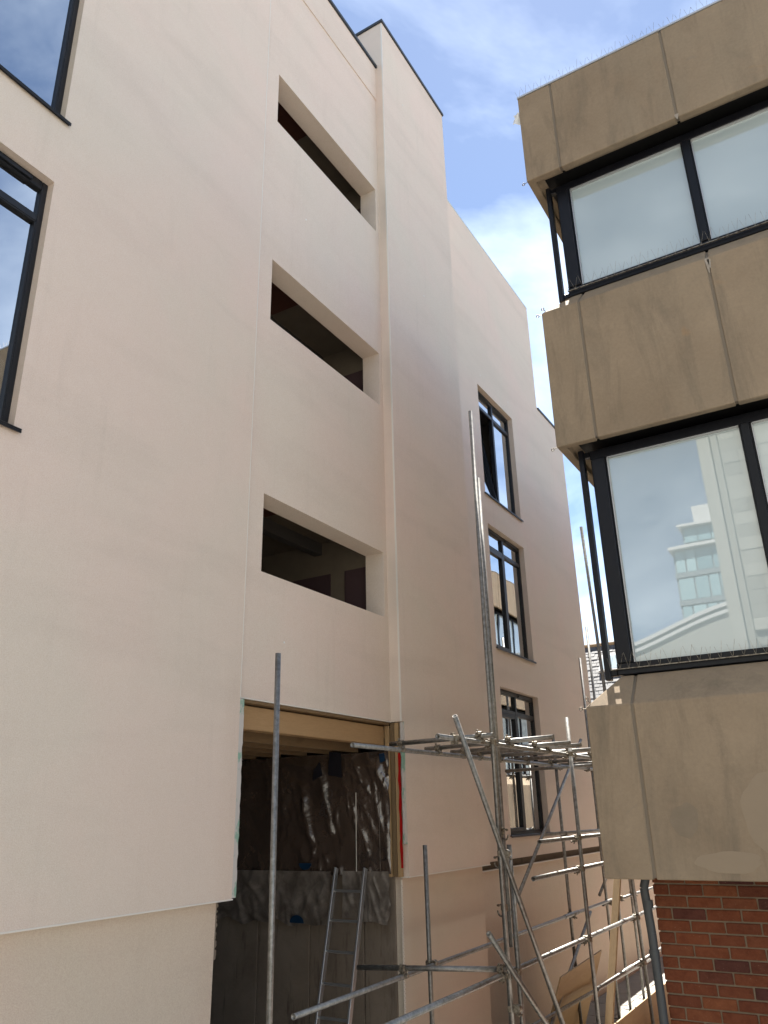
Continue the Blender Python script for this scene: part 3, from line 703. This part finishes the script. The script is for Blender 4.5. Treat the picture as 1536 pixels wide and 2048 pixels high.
tube('ledger', (XO, 10.32, -1.955), (XO, 16.0, -1.965)); tube('ledger', (-4.19, 9.9, -2.39), (-4.19, 16.2, -2.50))
tube('guard_rail', (XO, 8.86, -.31), (XO, 14.9, -.30)); tube('guard_rail', (XI, 11.55, -.31), (XI, 16.5, -.33)); tube('guard_rail', (XO, 8.59, -.66), (XO, 14.9, -.64))
tube('ledger', (XI, 6.60, .64), (XI, 16.3, .68)); tube('ledger', (XO, 6.54, .655), (XO, 15.4, .685))
zt_ = .705
trs = [(-4.46, 7.56, -3.20, 7.44), (-4.50, 8.44, -2.82, 8.10), (-4.50, 9.10, -2.93, 8.96), (-4.52, 9.60, -2.93, 9.35), (-4.45, 10.22, -2.95, 10.16), (-4.7, 11.2, -2.8, 11.05), (-4.6, 12.2, -2.8, 12.0), (-4.5, 13.1, -2.9, 13.0), (-4.55, 14.0, -2.8, 13.9)]
for x0, y0, x1, y1 in trs: tube('transom', (x0, y0, zt_+.006), (x1, y1, zt_+.012))
tube('transom', (-4.98, 11.95, .60), (-3.55, 11.75, .61))
tube('transom', (-4.80, 7.40, -1.392), (-3.31, 7.62, -1.347))
tube('brace', (-3.255, 6.70, .84), (-3.255, 9.62, -3.10)); tube('brace', (-4.27, 13.65, 1.13), (-4.27, 9.9, -1.29)); tube('brace', (-3.20, 7.03, -.98), (-3.20, 9.5, -2.85))
tube('brace', (-4.27, 13.2, -1.46), (-4.27, 10.2, -3.05)); tube('brace', (-4.43, 14.67+.5, -.90), (-4.43, 14.26, -1.32))
# couplers: two half-shell clamps at right angles, with flap bolts; one shared mesh
m = MB()
m.cyl((0, 0, -.026), (0, 0, .026), .0315, 12); m.cyl((.052, -.026, 0), (.052, .026, 0), .0315, 12); m.obox((.026, 0, 0), Vector((1, 0, 0)), Vector((0, 1, 0)), Vector((0, 0, 1)), .03, .024, .024)
for sy in (-1, 1):
    m.obox((-.004, sy*.036, 0), Vector((1, 0, 0)), Vector((0, 1, 0)), Vector((0, 0, 1)), .012, .010, .022)
m.cyl((-.02, .036, 0), (.045, .040, 0), .006, 8); m.cyl((.030, .039, 0), (.046, .040, 0), .0115, 6)
m.cyl((.052, 0, -.05), (.052+.0, .034, -.06), .006, 8); m.obox((.052, 0, -.036), Vector((1, 0, 0)), Vector((0, 1, 0)), Vector((0, 0, 1)), .02, .022, .010)
m.cyl((.03, 0, -.038), (.092, 0, -.042), .006, 8); m.cyl((.080, 0, -.042), (.094, 0, -.042), .0115, 6)
t = m.build('coupler', 'coupler_steel', None, bevel=.002); CP = t.data; COL.objects.unlink(t); bpy.data.objects.remove(t)
def coupler(p, axis1, off):
    """tube one along axis1 through p, tube two beyond it in direction off"""
    z = Vector(axis1).normalized(); x = Vector(off); x = (x - z*x.dot(z)).normalized(); y = z.cross(x)
    o = bpy.data.objects.new('coupler', CP); COL.objects.link(o); o.parent = SF; o.matrix_parent_inverse = Matrix.Translation(-wloc(SF))
    x, y, z = x*1.12, y*1.12, z*1.12
    o.matrix_basis = Matrix(((x.x, y.x, z.x, p[0]), (x.y, y.y, z.y, p[1]), (x.z, y.z, z.z, p[2]), (0, 0, 0, 1)))
for x, y, zt, nme in stds:
    if nme in ('V4', 'V12'): continue
    outer = x > -3.8
    for z, xl, ya, yb in ((-1.43, XI, 5.8, 18), (-.32, XI, 11.6, 16.5), (.66, XI, 6.7, 16.3)) if not outer else ((-1.40, XO, 5, 16), (-1.96, XO, 10.3, 16), (-.305, XO, 8.9, 14.9), (-.65, XO, 8.6, 14.9), (.67, XO, 6.6, 15.4)):
        if ya-.05 < y < yb and z < zt and abs(x-xl) < .08: coupler((x, y if nme != 'V9' else 12.42-.64*(z-G0)/(4.24-G0), z), (0, 0, 1), (xl-x, 0, 0))
for x0, y0, x1, y1 in trs:
    for xl, zl in ((XI, .655), (XO, .672)):
        yy = y0+(y1-y0)*(xl-x0)/(x1-x0)
        if min(x0, x1) < xl < max(x0, x1): coupler((xl, yy, zl), (0, 1, 0), (0, 0, 1))
coupler((XI, 7.47, -1.44), (0, 1, 0), (0, 0, 1)); coupler((XO, 7.61, -1.397), (0, 1, 0), (0, 0, 1))
coupler((XSO, 7.66, -.37), (0, 0, 1), (1, .1, 0)); coupler((XSO, 7.66, -1.66), (0, 0, 1), (1, 0, 0)); coupler((-3.36, 6.86, .655), (0, 1, 0), (1, 0, 0)); coupler((XO, 10.4, .67), (0, 1, 0), (-1, 0, 0))
# sleeve couplers on ledgers
for p, q in (((XI, 12.15, -1.425), (XI, 12.75, -1.422)), ((XO, 11.6, -1.401), (XO, 11.85, -1.401)), ((XO, 11.5, -1.956), (XO, 11.9, -1.957))):
    MB().cyl(p, q, .030, 14).build('sleeve_coupler', 'galvanised', SF)
# open swivel couplers hanging on the tall standard
def open_coupler(p, s):
    m = MB(); p = Vector(p); m.cyl(p+Vector((0, 0, -.03)), p+Vector((0, 0, .03)), .032, 12)
    d = Vector((s*.80, -s*.55, 0)).normalized(); ce = p + d*.075 + Vector((0, 0, -.03)); prev = None
    for k in range(9):
        t = math.pi*(1.02+k*.118); q = ce + d*.055*math.cos(t)*-1*-1 + Vector((0, 0, 1))*.05*math.sin(t)
        if prev is not None: m.cyl(prev, q, .0085, 6)
        prev = q
    b0 = p+d*.03+Vector((0, 0, .03)); b1 = b0+d*.085+Vector((0, 0, -.02)); m.cyl(b0, b1, .006, 8); m.cyl(b1-d*.012, b1+d*.008, .012, 6)
    m.obox(p+d*.04, d, Vector((0, 0, 1)).cross(d), Vector((0, 0, 1)), .012, .012, .026)
    m.build('swivel_coupler', 'coupler_steel', SF)
open_coupler((-3.335, 7.76, -.17), 1); open_coupler((XSO, 7.66, -.42), -1); open_coupler((XSO, 7.66, -.84), -1)

# ================================================================== ladder, timber, boards
LD = thing('ladder', 'aluminium ladder leaning inside the unfinished doorway against the foil wall', 'ladder', (-5.15, 7.2, G0))
tl, tr = Vector((-5.505, 8.06, -.545)), Vector((-5.115, 8.06, -.545)); bl_, br_ = Vector((-5.33, 7.17, G0)), Vector((-4.95, 7.17, G0))
for a, b in ((bl_, tl), (br_, tr)):
    d = (b-a).normalized(); ax = (tr-tl).normalized(); ay = d.cross(ax).normalized(); MB().obox((a+b)/2, ax, ay, d, .013, .032, (b-a).length/2).build('stile', 'aluminium', LD, bevel=.004)
L_ = (tl-bl_).length
k = 0; s = L_-.24
while s > .1:
    u = s/L_; MB().cyl(bl_.lerp(tl, u), br_.lerp(tr, u), .0145, 12).build('rung', 'aluminium', LD); s -= .30

d = Vector((0, 2.15, 3.05)).normalized(); a = Vector((-3.45, 10.45, G0+.04)); ax = Vector((1, 0, 0)); ay = d.cross(ax).normalized()
o = MB().obox(a+d*2.0, ax, ay, d, .048, .022, 2.0).build('timber_prop', 'timber_prop', None, bevel=.004)
tag(o, 'raking length of pale sawn timber propped behind the scaffold under the concrete overhang', 'timber')
def leaning_sheet(name, pts, th, mat, label, cat, nsub=10, bow=.02):
    A, B, C, D = [Vector(p) for p in pts]; nrm = (B-A).cross(D-A).normalized(); v = []; f = []
    for side in (0, 1):
        for j in range(nsub+1):
            for i in range(nsub+1):
                u, w = i/nsub, j/nsub; p = A.lerp(B, u).lerp(D.lerp(C, u), w); v.append(tuple(p + nrm*(th*side + bow*math.sin(math.pi*u)*math.sin(math.pi*w))))
    N = nsub+1
    for side in (0, 1):
        o_ = side*N*N
        for j in range(nsub):
            for i in range(nsub):
                q = (o_+j*N+i, o_+j*N+i+1, o_+(j+1)*N+i+1, o_+(j+1)*N+i); f.append(q if side else tuple(reversed(q)))
    edge = [i for i in range(N)] + [j*N+nsub for j in range(1, N)] + [nsub*N+i for i in reversed(range(nsub))] + [j*N for j in reversed(range(1, nsub))]
    for p, q in zip(edge, edge[1:]+edge[:1]): f.append((p, q, N*N+q, N*N+p))
    return tag(mk(name, v, f, mat, None), label, cat)
leaning_sheet('plywood_sheet', [(-4.10, 11.18, -2.02), (-4.10, 13.02, -1.95), (-4.54, 13.05, G0+.04), (-4.54, 11.18, G0+.04)], .018, 'plywood', 'bowed plywood sheet leaning outwards behind the low scaffold tube beside the plinth', 'plywood sheet', bow=.05)
o = bx('plywood_board', 'plywood', None, -3.40, -3.418, 10.5, 15.6, G0+.04, -2.44, bevel=.003)
tag(o, 'long upright plywood board on edge along the foot of the outer scaffold row', 'plywood board')
rr = random.Random(5)
m = MB()
for k in range(90):
    c = Vector((rr.uniform(-3.3, -2.4), rr.uniform(11.2, 14.0), G0+.05)); sz = rr.uniform(.03, .11)
    ax = Vector((rr.uniform(-1, 1), rr.uniform(-1, 1), rr.uniform(-1, 1))).normalized(); ay = ax.orthogonal().normalized(); az = ax.cross(ay); m.obox(c+Vector((0, 0, sz*.5+rr.uniform(0, .25)*(k % 3 == 0))), ax, ay, az, sz, sz*.7, sz*.5)
tag(m.build('rubble', 'rubble', None), 'heap of dark rubble lying beside the brick base', 'rubble', kind='stuff')

# ================================================================== slate-roofed house beyond the passage
SH = thing('slate_house', 'distant house with a grey slate roof and a small skylight', 'house', (-8, 33, G0))
yR, zR, yEv, zEv = 33.0, 6.48, 28.4, 1.55
bx('wall', 'brick_far', SH, -22, -2.4, 28.8, 37.2, G0, zEv+.1)
m = MB(); m.poly([(-22.3, yEv, zEv), (-2.1, yEv, zEv), (-2.1, yR, zR), (-22.3, yR, zR)]); m.poly([(-22.3, yR, zR), (-2.1, yR, zR), (-2.1, 37.6, zEv), (-22.3, 37.6, zEv)]); rf = m.build('roof', 'slate', SH)
sl = Vector((0, yR-yEv, zR-zEv)); Ls = sl.length; sl.normalize(); nn_ = Vector((0, -sl.z, sl.y)); ax = Vector((1, 0, 0))
m = MB(); rr = random.Random(2); row = 0; s = 0.2
while s < Ls-.1:
    x = -12.5 + (.15 if row % 2 else 0)
    while x < -4:
        m.obox(Vector((x, yEv, zEv))+sl*s+nn_*(.030+rr.uniform(0, .012)), ax, (sl*.985-nn_*.05).normalized(), nn_, .143, .14, .007); x += .30
    s += .22; row += 1
tag(m.build('slates', 'slate', rf), kind='stuff')
MB().cyl((-22.3, yR, zR+.02), (-2.1, yR, zR+.02), .11, 10).build('ridge', 'timber_dark', rf)
c = Vector((-8.45, yEv, zEv))+sl*(Ls*.80)+nn_*.09
MB().obox(c, ax, sl, nn_, .42, .50, .05).build('skylight', 'white_panel', rf); MB().obox(c+nn_*.052, ax, sl, nn_, .34, .42, .004).build('skylight_pane', 'film_glass', rf)

# ================================================================== what the office windows mirror: buildings behind the viewer
SB = thing('stone_building', 'tall pale stone building mirrored in the lower office window', 'building', (6, -16, G0))
bx('wall', 'stonework', SB, -2.83, 16, -20, -12.02, G0, 13.6)
bx('pilaster', 'stonework', SB, -2.80, -2.45, -12.02, -11.9, G0, 13.6, bevel=.01); bx('pilaster', 'stonework', SB, -2.30, -2.22, -12.02, -11.94, G0, 13.6, bevel=.01)
bk = None; z = 0
for j in range(34):
    z0 = -.2 + j*.40; x = -2.18 - (.3 if j % 2 else 0)*0; first = True
    while x < 3.4:
        w = rr.choice((.45, .6, .8)); 
        bx('stone_block', 'stonework', SB, x+.006, x+w-.006, -12.02, -11.99+rr.uniform(-.008, .01), z0+.006, z0+.394); x += w
bx('string_course', 'stonework', SB, -2.2, 16, -12.02, -11.86, 4.62, 4.95, bevel=.02)
TW = thing('glass_tower', 'pale glass tower with white roof edges mirrored in the lower office window', 'building', (-4, -68, G0))
bx('core', 'tower_frame', TW, -12.2, 12, -76, -60.3, G0, 21.9); bx('core', 'tower_frame', TW, -11.2, 12, -76, -60.6, 21.9, 24.0); bx('plant_room', 'white_panel', TW, -10.0, -4, -70, -60.5, 24.0, 26.0)
bx('roof_edge', 'white_panel', TW, -12.5, 12.3, -76, -59.6, 21.9, 22.2, bevel=.02); bx('roof_edge', 'white_panel', TW, -11.5, 12.3, -76, -59.9, 24.0, 24.25, bevel=.02)
for fl in range(9):
    zb = 21.9-2.55*(fl+1)
    bx('floor_band', 'tower_frame', TW, -12.25, 12, -60.3, -60.12, zb, zb+.45)
    x = -12.1
    while x < 4:
        w = rr.choice((.9, 1.2, 1.4)); bx('pane', 'tower_glass', TW, x+.07, x+w-.07, -60.3, -60.2, zb+.5+rr.choice((0, 0, .5)), zb+2.45); x += w
x = -11.1
while x < 4: bx('pane', 'tower_glass', TW, x+.05, x+1.15, -60.6, -60.45, 22.6, 23.9); x += 1.2
AR = thing('curved_roof_building', 'low pale building with a curved parapet mirrored in the lower office window', 'building', (-8, -38, G0))
def arc(x): 
    t = (x+13)/9.0; return 8.7 + 2.1*(t*t*(3-2*t) if 0 < t < 1 else (0 if t <= 0 else 1))
m = MB(); N = 40; xs2 = [-20+24*i/N for i in range(N+1)]
for a, b in zip(xs2[:-1], xs2[1:]):
    m.poly([(a, -35, G0), (b, -35, G0), (b, -35, arc(b)), (a, -35, arc(a))]); m.poly([(a, -35, arc(a)), (b, -35, arc(b)), (b, -42, arc(b)), (a, -42, arc(a))])
m.build('wall', 'stonework', AR, weld=True)
for dz, dd in ((-.05, .25), (-.40, .15)):
    m = MB()
    for a, b in zip(xs2[:-1], xs2[1:]):
        za, zb = arc(a)+dz, arc(b)+dz
        m.poly([(a, -35+dd, za), (b, -35+dd, zb), (b, -35+dd, zb+.22), (a, -35+dd, za+.22)]); m.poly([(a, -35+dd, za+.22), (b, -35+dd, zb+.22), (b, -35, zb+.22), (a, -35, za+.22)]); m.poly([(a, -35+dd, za), (a, -35, za), (b, -35, zb), (b, -35+dd, zb)])
    m.build('parapet_moulding', 'white_panel', AR, weld=True)
